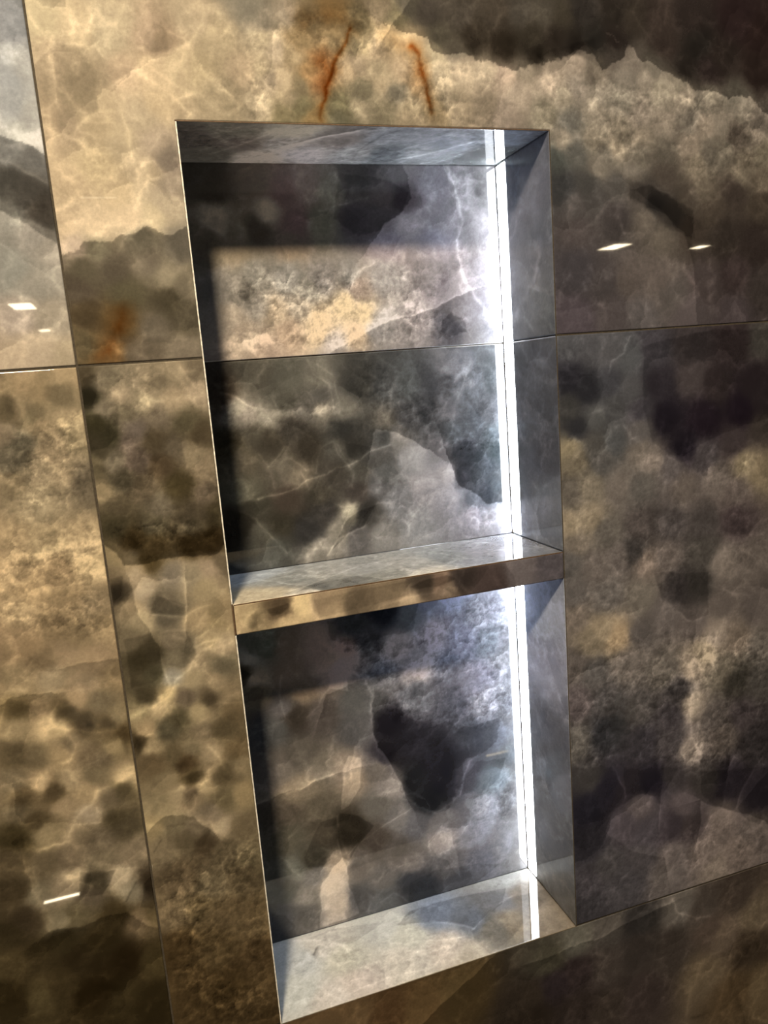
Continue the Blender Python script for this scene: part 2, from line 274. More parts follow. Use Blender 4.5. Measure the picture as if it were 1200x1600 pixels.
TONES['back_low'] = '''400 1010 120 120 112; 390 1030 206 200 191; 410 1010 129 133 122; 400 1060 201 185 166; 380 1050 91 84 73; 400 1080 131 122 108; 450 1010 167 150 136; 
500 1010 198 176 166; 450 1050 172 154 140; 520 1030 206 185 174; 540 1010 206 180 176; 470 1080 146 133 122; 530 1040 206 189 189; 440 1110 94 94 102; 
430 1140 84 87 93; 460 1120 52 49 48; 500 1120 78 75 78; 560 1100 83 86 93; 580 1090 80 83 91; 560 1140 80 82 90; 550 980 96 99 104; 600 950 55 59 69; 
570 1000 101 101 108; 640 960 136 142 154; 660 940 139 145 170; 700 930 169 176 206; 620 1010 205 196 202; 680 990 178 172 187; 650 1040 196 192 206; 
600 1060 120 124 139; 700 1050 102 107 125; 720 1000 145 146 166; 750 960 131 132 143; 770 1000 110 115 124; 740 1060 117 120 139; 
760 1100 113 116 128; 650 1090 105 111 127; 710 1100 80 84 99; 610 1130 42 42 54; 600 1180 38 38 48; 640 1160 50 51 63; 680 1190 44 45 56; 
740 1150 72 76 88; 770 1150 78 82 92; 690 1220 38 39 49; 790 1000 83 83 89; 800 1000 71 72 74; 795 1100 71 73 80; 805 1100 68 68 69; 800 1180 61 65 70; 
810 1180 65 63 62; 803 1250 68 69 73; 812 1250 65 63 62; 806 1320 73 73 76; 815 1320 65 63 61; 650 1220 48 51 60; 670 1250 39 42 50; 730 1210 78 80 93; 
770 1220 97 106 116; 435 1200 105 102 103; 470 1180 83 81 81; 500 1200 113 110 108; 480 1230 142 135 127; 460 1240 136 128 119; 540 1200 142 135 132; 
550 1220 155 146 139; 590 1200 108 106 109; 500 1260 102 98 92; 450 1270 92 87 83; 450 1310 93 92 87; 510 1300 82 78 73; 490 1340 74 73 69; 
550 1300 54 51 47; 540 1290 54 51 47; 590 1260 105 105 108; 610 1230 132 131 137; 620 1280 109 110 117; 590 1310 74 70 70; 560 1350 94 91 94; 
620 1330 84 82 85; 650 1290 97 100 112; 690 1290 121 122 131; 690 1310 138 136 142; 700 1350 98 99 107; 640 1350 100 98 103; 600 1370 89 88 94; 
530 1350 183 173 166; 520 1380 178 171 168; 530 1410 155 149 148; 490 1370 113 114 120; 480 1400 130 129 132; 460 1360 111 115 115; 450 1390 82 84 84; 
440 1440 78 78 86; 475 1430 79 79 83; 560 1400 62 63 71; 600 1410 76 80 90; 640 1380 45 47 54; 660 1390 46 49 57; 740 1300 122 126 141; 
760 1260 132 136 149; 750 1350 90 93 105; 790 1320 94 95 101; 720 1380 75 79 91'''  # darkened beside the LED strip, lightened under the shelf to offset its shade
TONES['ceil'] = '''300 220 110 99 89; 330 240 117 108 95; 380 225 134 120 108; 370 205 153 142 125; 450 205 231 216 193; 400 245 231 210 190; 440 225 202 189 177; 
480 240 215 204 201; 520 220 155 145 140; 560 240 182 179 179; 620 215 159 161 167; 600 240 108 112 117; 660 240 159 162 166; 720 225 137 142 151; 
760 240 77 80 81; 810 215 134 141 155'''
TONES['sill'] = '''475 1500 176 183 191; 470 1550 176 182 186; 500 1480 179 180 181; 540 1500 171 173 168; 600 1450 168 172 173; 560 1540 181 176 175; 
640 1500 174 172 168; 700 1480 171 165 159; 680 1430 106 116 134; 740 1440 90 96 107; 640 1460 170 172 167; 780 1410 96 97 101; 770 1450 95 92 85; 
800 1440 124 115 101; 820 1400 93 87 80; 850 1430 126 118 108; 740 1490 162 157 148; 520 1560 187 185 186; 780 1380 110 111 111'''
TONES['shelf'] = '''395 900 164 174 188; 410 930 189 181 164; 450 905 140 144 147; 480 930 214 210 203; 520 915 108 111 113; 560 890 144 147 150; 600 900 128 130 129; 
650 880 142 143 143; 700 870 116 121 125; 740 880 122 127 135; 680 895 184 182 177; 760 860 113 115 123; 830 860 108 112 122'''
TONES['shelf_front'] = '''390 970 186 173 148; 375 980 170 156 134; 400 975 132 122 104; 440 950 79 70 60; 470 945 206 192 162; 450 970 206 190 163; 500 940 150 137 122; 
520 960 174 160 142; 560 945 101 93 84; 610 930 129 119 108; 660 915 66 61 59; 640 940 165 153 141; 690 910 123 109 104; 720 905 54 50 53; 
760 910 70 63 68; 820 890 103 101 113; 860 885 85 84 98; 700 922 117 108 103'''
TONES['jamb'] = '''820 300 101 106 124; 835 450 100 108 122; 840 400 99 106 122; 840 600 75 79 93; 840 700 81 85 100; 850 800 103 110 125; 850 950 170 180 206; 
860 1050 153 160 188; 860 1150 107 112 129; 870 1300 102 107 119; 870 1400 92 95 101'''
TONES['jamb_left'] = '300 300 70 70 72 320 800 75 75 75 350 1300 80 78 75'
FEATS = {}
# kind  strength  width  raggedness : marks.   E is clear on the left of its travel
FEATS['left_top'] = """
E .45 40 4: 0 210 30 222 55 232 80 250
V .5 3 3: 0 250 30 262 55 275 80 290
F -.3 60 3: 0 252 25 260 75 288 88 360 30 338 0 330
E .3 40 3: 92 385 70 368 30 342 0 330
V .25 4 5: 0 85 20 98 45 112
V .2 5 5: 62 240 68 200 55 165
V .2 3 4: 58 430 58 410 65 402 85 405 98 420
V .2 4 4: 30 590 40 540 38 480 25 440
"""
FEATS['top'] = """
V .3 2.5 3: 45 20 65 50 80 65 130 73 152 75 165 92 185 103 212 105 225 92
V .2 2.5 3: 125 72 130 60 135 35
V .16 9 5: 75 10 100 30 130 40 160 55 180 75 200 85 222 85
V .3 2.5 3: 212 105 190 125 165 140 155 155 155 170 130 190 118 210
V .3 2.5 3: 212 108 250 135 275 155 300 180
V .22 3 3: 212 95 240 110 270 130 300 148
V .22 2.5 3: 60 65 75 65 85 120 88 155 108 195
F -.14 60 3: 85 66 150 75 165 92 208 108 165 140 155 165 120 195 108 195 90 160 85 110
V .3 4 4: 88 155 75 175 80 210 75 240
V .3 2.5 3: 155 172 190 175 200 200 205 240 215 270 220 310
V .25 2.5 3: 215 270 230 250 250 210
V .3 2 3: 225 255 240 252 260 275 265 290
V .2 2 3: 205 290 210 330
E .42 45 6: 95 395 115 392 130 380 150 375 175 378 190 365 210 360 228 350 245 358 265 368 290 355
V .2 3 3: 170 55 190 20 195 0
F -.22 20 3: 225 55 240 35 258 45 262 75 240 85 225 70
V .3 2.5 3: 258 45 285 60 297 70 310 45 318 20
V .25 3 3: 240 95 280 75 297 70 305 100 305 140
V .3 3 4: 275 155 310 145 350 180 360 178 390 155 410 150
V .25 3 4: 310 145 330 110 345 140 370 160
M .3 20: 310 0 400 10 420 100 400 190 310 190
V .4 5 3: 110 505 130 515 170 535 190 550 230 558 265 558
V .25 4 3: 110 455 150 465 170 480
V .3 8 4: 180 385 210 400 230 420 270 425 290 420
V .22 7 5: 115 480 150 488 185 500 230 520 290 525
V .2 6 5: 150 400 190 405 215 415 225 440
R .8 9 5: 195 480 185 510 175 535 160 555 155 562
R .45 20 5: 190 495 170 545
R 1.9 2.6 4: 545 45 540 65 528 85 520 110 510 135 505 160 500 188
R .9 11 6: 503 95 512 108 506 122
R .5 6 5: 545 45 540 65 528 85 520 110 510 135 505 160 500 188
R .6 7 5: 645 70 655 95 663 125 670 150 675 180
R 2.0 3 4: 645 70 655 95 663 125 670 150 675 180
V -.45 5 4: 526 95 522 108
V -.45 4 4: 662 125 672 140 676 175
R .45 14 8: 470 25 520 25 545 40
R .4 16 8: 610 60 650 75 655 110
V .35 2 2: 463 95 480 120 495 130
V .35 3.5 5: 515 160 540 165 560 175 590 180 620 178 650 185
V .25 5 5: 400 40 440 60 460 80 458 110 440 150
V .3 5 6: 590 155 605 130 615 115
V .3 5 6: 470 60 500 50 530 55 560 50 600 55 640 55
E .3 20 5: 600 60 625 20 640 0
M .55 20: 400 0 640 0 650 60 650 190 400 190
E .55 45 8: 1200 175 1185 160 1160 150 1140 155 1120 140 1090 140 1060 120 1030 105 1000 90 980 75 975 90 960 100 940 110 925 85 900 80 870 90 850 100 800 110 770 100 745 95 720 85 680 85 665 60 640 50
F -.25 40 5: 840 90 880 70 930 60 935 105 900 85 850 98
V .25 2 3: 990 20 1005 45 1030 80 1065 115 1090 140
M .6 25: 650 90 1200 150 1200 300 880 230 650 190
V .22 5 5: 860 140 885 190 910 220
V .22 5 5: 900 130 940 180 950 200
V .2 5 5: 830 130 850 200
V .2 6 5: 1085 190 1088 280
V .5 4.5 4: 862 225 890 218 915 215 940 215 955 230 975 232 995 222 1005 205
V .35 5 5: 1010 215 1050 235 1080 242 1110 245
F .22 30 4: 925 260 945 235 1005 235 1012 265 965 287 930 275
V .5 3 5: 1020 288 1035 300 1050 305
F -.45 60 5: 985 295 1015 290 1050 310 1085 330 1082 375 1060 360 1035 335 1010 320 985 310
E .25 60 2: 1088 480 1085 420 1070 365 1040 335 1015 315
V .4 3 3: 1145 262 1170 285 1185 295 1200 298
V .3 2 3: 870 293 900 315 925 315
V .3 3 5: 960 310 945 325 930 345 905 365
V .3 3 4: 1080 300 1110 295 1130 275 1150 260
V .3 3 6: 995 0 990 20
F -.2 40 5: 870 20 905 10 905 70 880 85 865 60
"""
FEATS['right'] = """
F -.35 80 4: 1005 540 1110 515 1210 515 1210 650 1150 670 1120 680 1095 695 1070 713 1045 710 1020 690 1005 640
F -.3 70 4: 868 577 940 590 945 605 915 670 890 690 868 680
V .5 2 4: 985 525 975 550 955 565 952 580
V .25 4 5: 920 650 940 640 960 650 985 650
M .45 20: 873 690 1000 700 1200 680 1200 880 873 980
F -.35 50 3: 1020 895 1107 895 1107 960 1080 970 1060 955 1035 940 1030 920
V .35 3 3: 1030 935 1055 950 1075 970 1095 967 1105 950
V -.4 3 3: 970 868 995 888
V .3 5 6: 880 700 895 690 905 715
V .3 3 6: 1165 710 1168 740
V .3 3 4: 1110 915 1140 925 1170 932
M .85 20: 880 990 1200 980 1200 1200 880 1200
V .6 5 5: 1080 1040 1085 1070 1078 1110 1080 1150 1095 1180 1080 1195
V .4 5 6: 1110 1000 1115 1040 1105 1080
V .4 4 6: 1130 970 1110 1020 1120 1050
B -.3 12 6: 930 1120 950 1095 985 1100 1000 1130 960 1150 935 1145
B -.3 12 6: 1040 1070 1065 1055 1078 1080 1070 1110 1045 1100
B -.35 12 6: 1125 1060 1150 1040 1170 1060 1160 1110 1130 1090
F -.3 60 6: 880 1200 960 1200 975 1240 940 1290 915 1330 885 1320
F -.35 50 5: 975 1200 1060 1200 1035 1245 1000 1240 978 1243
F .35 40 3: 1000 1240 1025 1245 1032 1260 1030 1300 1038 1340 990 1330 945 1300 960 1265
V .5 2.5 4: 958 1200 970 1220 978 1245
V .4 2 4: 1182 1195 1160 1235 1150 1262
F -.35 60 3: 1095 1205 1180 1200 1160 1230 1148 1265 1120 1260 1095 1240
F -.4 60 3: 1152 1262 1205 1200 1205 1290 1170 1285
E .3 40 3: 1205 1290 1170 1272 1140 1265 1120 1262 1095 1250 1095 1290 1090 1310
M .5 20: 900 1330 1050 1300 1200 1260 1200 1350 900 1440
E .3 50 2: 1033 1240 1028 1290 1040 1350
"""
FEATS['low'] = """
V .5 3 4: 1050 1405 1060 1425 1090 1435 1110 1432
E .35 30 3: 830 1505 860 1495 890 1480 940 1465 975 1445 1040 1415
V .3 8 5: 1200 1440 1150 1470 1100 1500 1080 1550 1070 1600
V -.4 6 6: 1170 1480 1140 1530 1155 1570 1165 1600
V .3 8 5: 1150 1490 1125 1560 1110 1600
V -.5 5 5: 1080 1590 1105 1585
E .35 50 3: 660 1600 700 1560 735 1530 760 1505
V .25 4 6: 930 1490 960 1500 980 1480
"""
FEATS['left_mid'] = """
E .35 25 4: 0 1100 20 1090 50 1085 75 1083
E .3 25 4: 110 1040 140 1035 185 1028
V .4 3 4: 110 1150 120 1165 112 1185 100 1192
V .4 3 4: 60 1240 55 1225 62 1215
V .3 3 4: 0 1225 20 1232 10 1250
V .45 3 3: 40 1318 60 1330 80 1322 105 1315 120 1325
V .35 3 4: 35 1340 45 1375 55 1400 80 1440
B -.3 8 3: 65 600 118 590 120 640 95 642 65 625
B -.3 5 2: 28 598 42 592 40 612 30 610
B -.28 8 3: 35 630 60 625 80 640 70 660 50 665 38 650
B -.35 8 3: 0 615 20 610 28 630 25 655 5 650
V .3 3 3: 0 612 12 606 30 625 36 650
M .95 20: 0 650 60 660 125 640 165 900 185 1000 0 980
V .35 5 6: 0 890 40 870 90 860 150 850
B -.45 10 3: 80 1120 90 1103 115 1098 125 1110 122 1125 100 1135 82 1132
B -.45 6 2: 130 1125 145 1125 148 1138 132 1138
B -.35 10 2: 150 1125 165 1115 185 1120 190 1140 170 1145 155 1140
B -.5 10 2: 185 1150 200 1148 208 1180 195 1182 188 1170
B -.35 16 3: 5 1100 30 1088 60 1090 75 1110 60 1130 10 1128
B -.3 12 3: 85 1150 110 1140 125 1155 115 1175 95 1175
B -.35 16 3: 115 1180 130 1155 150 1150 175 1160 185 1190 170 1210 115 1205
B -.35 18 3: 0 1155 50 1150 80 1165 100 1190 70 1210 0 1205
B -.25 16 3: 90 1075 130 1045 185 1035 190 1060 150 1065 140 1080 100 1090
B -.22 14 3: 135 1100 130 1080 170 1070 190 1100 170 1110
V .5 3 3: 5 1098 4 1120 0 1135
V .5 4 3: 72 1140 80 1135 100 1138 150 1145 185 1140
V .5 3 3: 82 1135 78 1118 90 1100
B -.45 12 3: 8 1260 15 1245 35 1237 55 1238 55 1260 35 1285 15 1303 5 1300
B -.4 10 3: 65 1230 80 1220 105 1222 108 1240 90 1248 65 1250
B -.5 4 2: 15 1318 32 1300 40 1312 40 1327 28 1328
B -.4 5 2: 40 1290 60 1278 72 1285 65 1298 45 1298
B -.4 12 2: 150 1250 152 1240 175 1225 212 1212 218 1250 190 1260 160 1268
B -.4 16 2: 160 1280 165 1268 218 1255 230 1300 200 1320 165 1315
V .5 5 3: 208 1205 180 1222 155 1235 145 1255 120 1275 108 1305
V .5 2.5 3: 150 1262 156 1272 157 1285 125 1288
B -.3 16 3: 108 1315 120 1290 155 1288 160 1320 180 1330 150 1345 125 1340
B -.25 16 3: 45 1335 70 1325 100 1320 125 1350 120 1370 90 1390 55 1395 45 1370
F -.3 40 3: 0 1330 30 1325 45 1380 50 1400 0 1410
V .35 3 3: 30 1322 50 1330 80 1320 100 1318
V .4 4 3: 95 1380 110 1372 125 1368
F -.45 80 1: 125 1362 180 1360 172 1380 160 1398 125 1402
V .4 2 1: 125 1362 155 1363 182 1358
V .5 2 1: 125 1378 145 1385
F .3 30 2: 182 1358 195 1345 220 1370 200 1400 160 1400
F -.5 60 2: 225 1380 240 1365 247 1400 240 1420 220 1418
E .35 30 4: 70 1462 80 1455 130 1445 170 1430 200 1425 225 1445 250 1450
V .3 3 3: 62 1425 80 1455
V -.8 1.3 1: 213 1378 203 1395 198 1408
V -.5 5 5: 75 1470 90 1458 130 1450
V .2 5 6: 60 1530 90 1535 130 1520 170 1530
V .35 3 4: 40 1595 60 1600 110 1590 135 1600
"""
FEATS['strip'] = """
E .3 25 3: 290 985 292 920 290 905
E .3 25 3: 205 920 215 960 232 985
E .35 25 4: 240 1290 260 1272 300 1275 330 1300
V .4 3 3: 305 1010 320 1005 340 1000
F -.45 60 4: 128 590 150 585 152 620 145 640 130 640
F -.42 60 3: 135 650 185 645 187 680 165 700 140 705 133 680
V .45 7 6: 180 615 200 620 230 628 265 625 315 618
M .45 20: 150 575 320 570 350 840 180 840
V .4 2 3: 205 585 210 605
V .35 2.5 3: 280 570 290 585 305 605
V .3 3 3: 285 582 305 578
F .3 20 3: 285 690 300 685 310 700 337 700 338 730 290 735
V .3 4 5: 235 725 250 760 250 790 275 800
V .3 3 5: 205 735 195 715 200 700 225 690
E .5 30 4: 352 850 335 867 300 868 270 870 240 880 215 885 195 885 180 862 165 855
V -.45 6 6: 215 860 260 845 300 840 345 835
F -.45 40 1: 172 905 192 900 190 930 178 942
F -.4 60 1: 245 930 290 945 290 963 240 958 232 965
V .5 2 1: 235 960 265 963 290 962
V .4 2 1: 255 930 270 942 290 948
V .3 2 1: 291 910 291 960 290 985
V .3 2 1: 291 962 310 950 330 945
F -.32 25 3: 255 990 290 985 305 1010 305 1030 290 1042 258 1040 250 1010
F -.4 30 3: 195 1000 235 990 250 1010 255 1050 240 1068 205 1075
B -.4 10 2: 203 1075 240 1062 262 1070 262 1085 240 1100 210 1110
V .55 4.5 3: 205 1118 240 1105 262 1088 275 1065 300 1040 308 1020 345 1010 360 1003
V .5 2.5 2: 257 1045 262 1060 265 1070
B -.35 9 3: 308 1095 325 1080 342 1080 345 1095 325 1108 308 1105
B -.3 9 3: 285 1080 300 1075 305 1095 290 1110
B -.4 16 3: 240 1125 260 1110 290 1110 297 1125 290 1150 275 1170 250 1165 238 1150
B -.3 12 3: 285 1165 300 1150 315 1155 320 1180 300 1190 285 1185
B -.5 8 2: 206 1150 218 1147 228 1165 222 1182 210 1190
V .4 3 2: 335 1100 378 1097
V .3 4 3: 310 1130 350 1100
B -.3 16 3: 310 1130 370 1103 382 1150 320 1160
B -.45 8 2: 285 1213 300 1205 318 1200 325 1210 315 1225 295 1227
B -.4 8 3: 255 1195 290 1185 300 1195 280 1210
B -.35 12 3: 340 1210 380 1200 388 1220 360 1235
B -.35 10 3: 285 1250 290 1235 312 1228 315 1240 300 1255
V .5 3.5 3: 285 1230 315 1226 325 1220 328 1203
V .35 3 3: 325 1165 345 1185 350 1200
B -.25 16 3: 225 1210 262 1215 270 1255 235 1285 225 1260
F -.25 30 4: 260 1290 300 1285 330 1290 320 1320 260 1330
V .35 3 3: 330 1285 336 1305
M 1.0 12: 170 820 350 815 350 868 240 882 180 862
V .4 2.5 5: 215 845 235 838 260 850 285 838 310 848 340 838
M 1.1 20: 240 1340 400 1310 437 1600 275 1600
V -.6 1.2 1: 252 1312 240 1332
"""
FEATS['back_top'] = """
V .4 2 2: 500 330 540 318 575 308
E .4 60 4: 640 290 645 310 625 335 600 350 590 365
V .55 3 3: 700 262 708 290 718 320 722 345 715 375 718 410 730 445 755 480 770 510
E .4 30 3: 535 540 580 515 610 500 650 492 680 482 715 462 735 455
V .35 2 3: 535 540 580 515 610 500 650 492 680 482 715 462 735 455
F -.6 15 8: 690 500 705 490 722 495 728 520 700 525 690 515
V .45 3 3: 543 470 545 450 560 425 585 412
V .35 7 9: 340 540 420 530 480 520 520 490 560 475 615 480
M .9 20: 350 420 700 420 700 540 350 550
V .3 5 8: 430 500 470 490 500 500 540 485 570 478
V .3 4 8: 480 530 520 515 560 500 600 485
V .5 8 8: 315 350 330 330 345 330
V .4 10 8: 370 350 378 365
V .4 8 8: 415 320 420 340
V .3 8 8: 470 270 460 290 510 300 520 310
M .4 10: 700 260 790 260 790 540 720 540
F -.4 20 5: 370 455 390 450 392 490 382 480
F -.4 50 4: 530 270 600 280 640 300 630 330 590 360 560 370 520 340
"""
FEATS['back_mid'] = """
F -.22 40 3: 350 578 365 567 480 563 490 580 520 610 525 635 495 635 450 640 425 640 400 640 370 620 345 610
V .5 3 3: 345 612 370 622 395 637 415 640
V .45 13 8: 355 630 400 650 450 650 500 642 525 637
V .35 2 2: 480 563 490 585 515 600 522 635
V .3 2 2: 495 568 520 585 525 610 530 630
V .3 2 3: 425 620 435 640
V .3 2 3: 470 612 480 610 490 625
M .6 15: 345 620 530 630 530 680 345 680
V .65 2.2 2: 405 780 440 772 465 762 480 750 510 742 525 732 545 728 560 720 580 705 610 695
V .4 2 3: 445 700 425 725 418 730 405 710
V .35 2 3: 418 730 425 750 430 762
V .35 2 3: 470 735 478 750 482 765
V .3 2 3: 455 715 480 735
V .4 2 3: 495 740 495 715 500 700 520 690 530 710 545 728
V .3 2 3: 525 690 540 715 550 722
V .45 3 3: 545 728 552 740 550 760
B .3 10 3: 425 735 440 720 460 725 475 740 470 760 445 768
V .65 9 5: 590 765 560 775 540 800 520 825 500 850 480 870
F -.6 60 2: 540 815 560 800 590 788 575 818 545 832 520 860
F .25 60 2: 510 870 530 840 570 820 590 785 620 780 600 830 560 860
V .45 2 2: 512 868 530 842 570 822 585 795 590 785
V .45 2 3: 375 800 400 810 430 845 450 865
F .2 40 3: 375 805 395 815 445 850 450 872 370 890
V .35 3 4: 370 785 395 780 405 780
F -.3 30 4: 540 690 580 700 560 720 545 712
V .35 3 5: 510 795 525 790 540 795
E .45 50 4: 668 702 645 688 622 677 600 670 585 672 580 700
E .5 60 4: 790 785 763 787 755 780 735 765 715 757 708 735 700 712
F -.2 60 5: 705 700 725 690 790 690 790 785 763 787 735 765 715 757 708 735
V .5 6 6: 735 570 715 590 703 615 690 650
V .35 4 6: 730 580 722 610 705 640
V .35 3 5: 700 690 708 665 710 645
V .4 3 4: 690 700 705 690 725 685
M .55 15: 560 560 790 560 790 700 560 690
M .4 15: 705 690 790 690 785 780 710 760
V .4 4 6: 622 590 605 615 595 640
V .3 2 2: 590 785 620 785 640 800
M .35 15: 600 720 700 760 790 800 790 840 590 860
V .3 3 5: 612 610 608 660
"""
FEATS['back_low'] = """
E .35 40 4: 640 1255 612 1195 590 1165 580 1140 583 1105
E .3 30 3: 500 1120 510 1085 535 1075
E .3 60 4: 400 1260 440 1240 480 1228 520 1210 540 1205
V .35 2 2: 528 1275 532 1310 545 1340
F -.45 60 4: 510 970 600 945 655 938 645 985 600 995 560 1008 535 1008 515 998
F -.5 40 4: 373 1042 392 1055 385 1070 376 1074
V .5 3 3: 390 1052 396 1066
F -.3 30 4: 378 1090 395 1072 412 1075 410 1090 380 1102
V .35 2 3: 440 1055 436 1085 445 1120 455 1130
V .35 2 1: 515 1055 525 1030 537 1003
F .5 40 2: 535 1002 542 1060 545 1080 515 1075 516 1055 525 1030
V .35 2 2: 480 1120 495 1105 510 1080 520 1070
V .4 2.5 4: 550 1050 570 1060 582 1085 580 1110 580 1140 590 1170 605 1190
V .3 3 5: 400 1145 425 1135 445 1125
V .4 4 4: 465 1120 472 1108
F -.5 90 9: 584 1112 605 1106 638 1108 655 1138 700 1130 740 1138 785 1120 775 1160 750 1180 720 1195 722 1220 700 1265 680 1270 655 1262 625 1235 610 1190 590 1165 582 1140
V .6 3 4: 750 1178 735 1190 722 1215 720 1240 700 1258 680 1270 655 1262 632 1240 615 1200
V .45 2 3: 635 1240 650 1240 665 1250 672 1262
F -.35 40 4: 725 1215 745 1190 790 1185 780 1215 760 1235 740 1250 720 1245
M 1.0 20: 520 1000 640 990 700 940 800 930 800 1140 600 1125
V .5 3 3: 450 1240 480 1228 500 1215 520 1210
F .5 30 2: 537 1200 545 1180 565 1185 563 1230 545 1260 533 1265
F -.6 60 1: 530 1270 560 1275 585 1290 560 1320 545 1345 535 1340 528 1310
F -.35 60 2: 500 1285 530 1275 527 1320 535 1340 520 1355 480 1355 475 1340
V .35 1.5 1: 545 1335 560 1318 600 1290 640 1265
F .6 60 3: 502 1380 515 1365 525 1350 533 1340 543 1355 545 1385 555 1405 562 1428 500 1450
V .4 3 2: 545 1340 542 1360
F .35 30 3: 670 1320 690 1290 705 1295 715 1340 720 1372 700 1345 685 1340
V .4 2 3: 690 1290 670 1315 672 1330
F .2 40 2: 540 1360 600 1340 675 1335 668 1370 640 1385 600 1395 545 1380
F -.35 50 3: 640 1380 680 1360 740 1350 780 1350 720 1400 640 1410
V .4 2 3: 595 1410 615 1395 630 1400 638 1410
M .5 10: 460 1340 500 1370 500 1440 450 1440
M .5 20: 740 1240 800 1200 800 1360 730 1360
F -.5 40 4: 425 1428 445 1430 460 1445 465 1465 425 1478
V .3 4 6: 440 1340 455 1350 470 1370
"""
FEATS['ceil'] = """
E .5 12 3: 370 252 410 245 440 231 500 214 560 203
V .6 2 3: 450 247 480 238 520 228
V .6 3 3: 620 250 680 238 740 222
V .6 3 3: 400 248 440 230 500 215 560 205
V .5 4 3: 370 252 410 245 430 248
V .4 3 3: 330 240 380 225 430 205 500 200
V -.5 2 2: 550 250 560 235 600 210 620 205
V .4 3 3: 590 250 640 230 700 215
V .4 3 3: 680 255 740 235 770 225
M .6 10: 280 195 860 200 850 258 285 254
"""
FEATS['sill'] = """
F -.45 60 3: 620 1446 640 1425 700 1405 790 1388 785 1412 740 1448 700 1440 650 1443
V .35 2 2: 650 1443 680 1440 710 1445 740 1450
F -.25 60 3: 738 1455 755 1430 790 1405 830 1395 850 1410 800 1465 765 1490 740 1470
V .4 2 2: 740 1452 755 1435 780 1412 800 1400
F -.25 30 3: 480 1466 520 1452 600 1440 570 1462 545 1478 510 1470
V .25 2 2: 460 1470 510 1467 535 1477 548 1490
V -.9 2 3: 496 1480 492 1492
V .22 2 3: 620 1475 690 1468 740 1462
V .22 2 3: 540 1555 600 1530 680 1510 700 1480
F -.18 30 3: 540 1490 560 1480 580 1500 600 1520 550 1500
M .3 10: 440 1480 830 1360 900 1448 445 1598
"""
FEATS['shelf'] = """
F -.35 30 3: 460 928 480 915 560 900 600 905 560 922 510 932
V .3 2 2: 365 915 400 905 470 915 500 925
V -.3 2 3: 600 892 640 888 680 893
V .3 2 3: 450 925 520 900 560 885
M .4 10: 365 900 800 830 870 860 370 945
"""
FEATS['shelf_front'] = """
B -.4 8 2: 382 975 390 955 410 955 415 975 400 985 385 985
F -.5 20 2: 416 953 450 943 452 950 440 958 425 963
V .4 4 2: 484 934 488 955 498 968
F -.25 40 1: 490 938 560 922 635 908 640 930 600 940 500 966
F -.5 30 2: 640 917 660 907 700 899 712 905 690 915 655 920
F -.1 60 2: 715 898 880 868 880 902 700 932 700 925
V .3 3 3: 600 945 640 935 680 925
"""
# ------------------------------------------------------------------ stone pattern
# The veining of every tile face was surveyed from where the photographer stood; a sighting (column, row) of a
# mark is carried onto the plane of the face it lies on, in metres, and everything below is computed there.
def sight(pts, plane, val):
    pts = np.asarray(pts, float).reshape(-1, 2)
    v = FWD[None] + (pts[:, :1]-600)/F_PX*RIGHT[None] - (pts[:, 1:]-800)/F_PX*UP[None]
    t = (val - CAM[plane]) / v[:, plane]
    P = CAM[None] + v*t[:, None]
    k = [i for i in range(3) if i != plane]
    return P[:, k]

_rng = np.random.RandomState(7)
_PERM = _rng.permutation(4096)
_ANG = _rng.rand(4096)*2*np.pi
_GX, _GY = np.cos(_ANG), np.sin(_ANG)
def perlin(x, y, seed=0):
    xi = np.floor(x).astype(np.int64); yi = np.floor(y).astype(np.int64)
    xf = x-xi; yf = y-yi
    u = xf*xf*xf*(xf*(xf*6-15)+10); v = yf*yf*yf*(yf*(yf*6-15)+10)
    def g(ix, iy, dx, dy):
        h = _PERM[(_PERM[(ix+seed*131) & 4095] + iy) & 4095]
        return _GX[h]*dx + _GY[h]*dy
    a = g(xi, yi, xf, yf); b = g(xi+1, yi, xf-1, yf)
    c = g(xi, yi+1, xf, yf-1); d = g(xi+1, yi+1, xf-1, yf-1)
    return (a+(b-a)*u)*(1-v) + (c+(d-c)*u)*v
def fbm(x, y, s, octs=5, seed=0, rough=0.5):
    o = 0; a = 1; t = 0
    for k in range(octs):
        o = o + a*perlin(x/s*2**k+17.3*k, y/s*2**k-9.1*k, seed+k); t += a; a *= rough
    return o/t*1.6
def ridge(x, y, s, octs=4, seed=0, rough=0.55):
    o = 0; a = 1; t = 0
    for k in range(octs):
        o = o + a*(1-np.minimum(1, np.abs(perlin(x/s*2**k+5.3*k, y/s*2**k+3.7*k, seed+k))*2.6)); t += a; a *= rough
    return o/t
def worley(x, y, s, seed=0):
    X = x/s; Y = y/s
    xi = np.floor(X).astype(np.int64); yi = np.floor(Y).astype(np.int64)
    f1 = np.full(X.shape, 9.0); f2 = np.full(X.shape, 9.0); idv = np.zeros(X.shape); gr = np.zeros(X.shape)
    for dx in (-1, 0, 1):
        for dy in (-1, 0, 1):
            cx = xi+dx; cy = yi+dy
            h = _PERM[(_PERM[(cx+seed*57) & 4095] + cy) & 4095]; h2 = _PERM[(h+77) & 4095]
            px = cx+h/4096.0; py = cy+h2/4096.0
            d = np.hypot(X-px, Y-py)
            near = d < f1
            f2 = np.where(near, f1, np.minimum(f2, d)); idv = np.where(near, h/4096.0, idv)
            a = _ANG[h2]*0.35 + 0.9; gr = np.where(near, (X-px)*np.cos(a)+(Y-py)*np.sin(a), gr)
            f1 = np.where(near, d, f1)
    return f1, f2, idv, gr

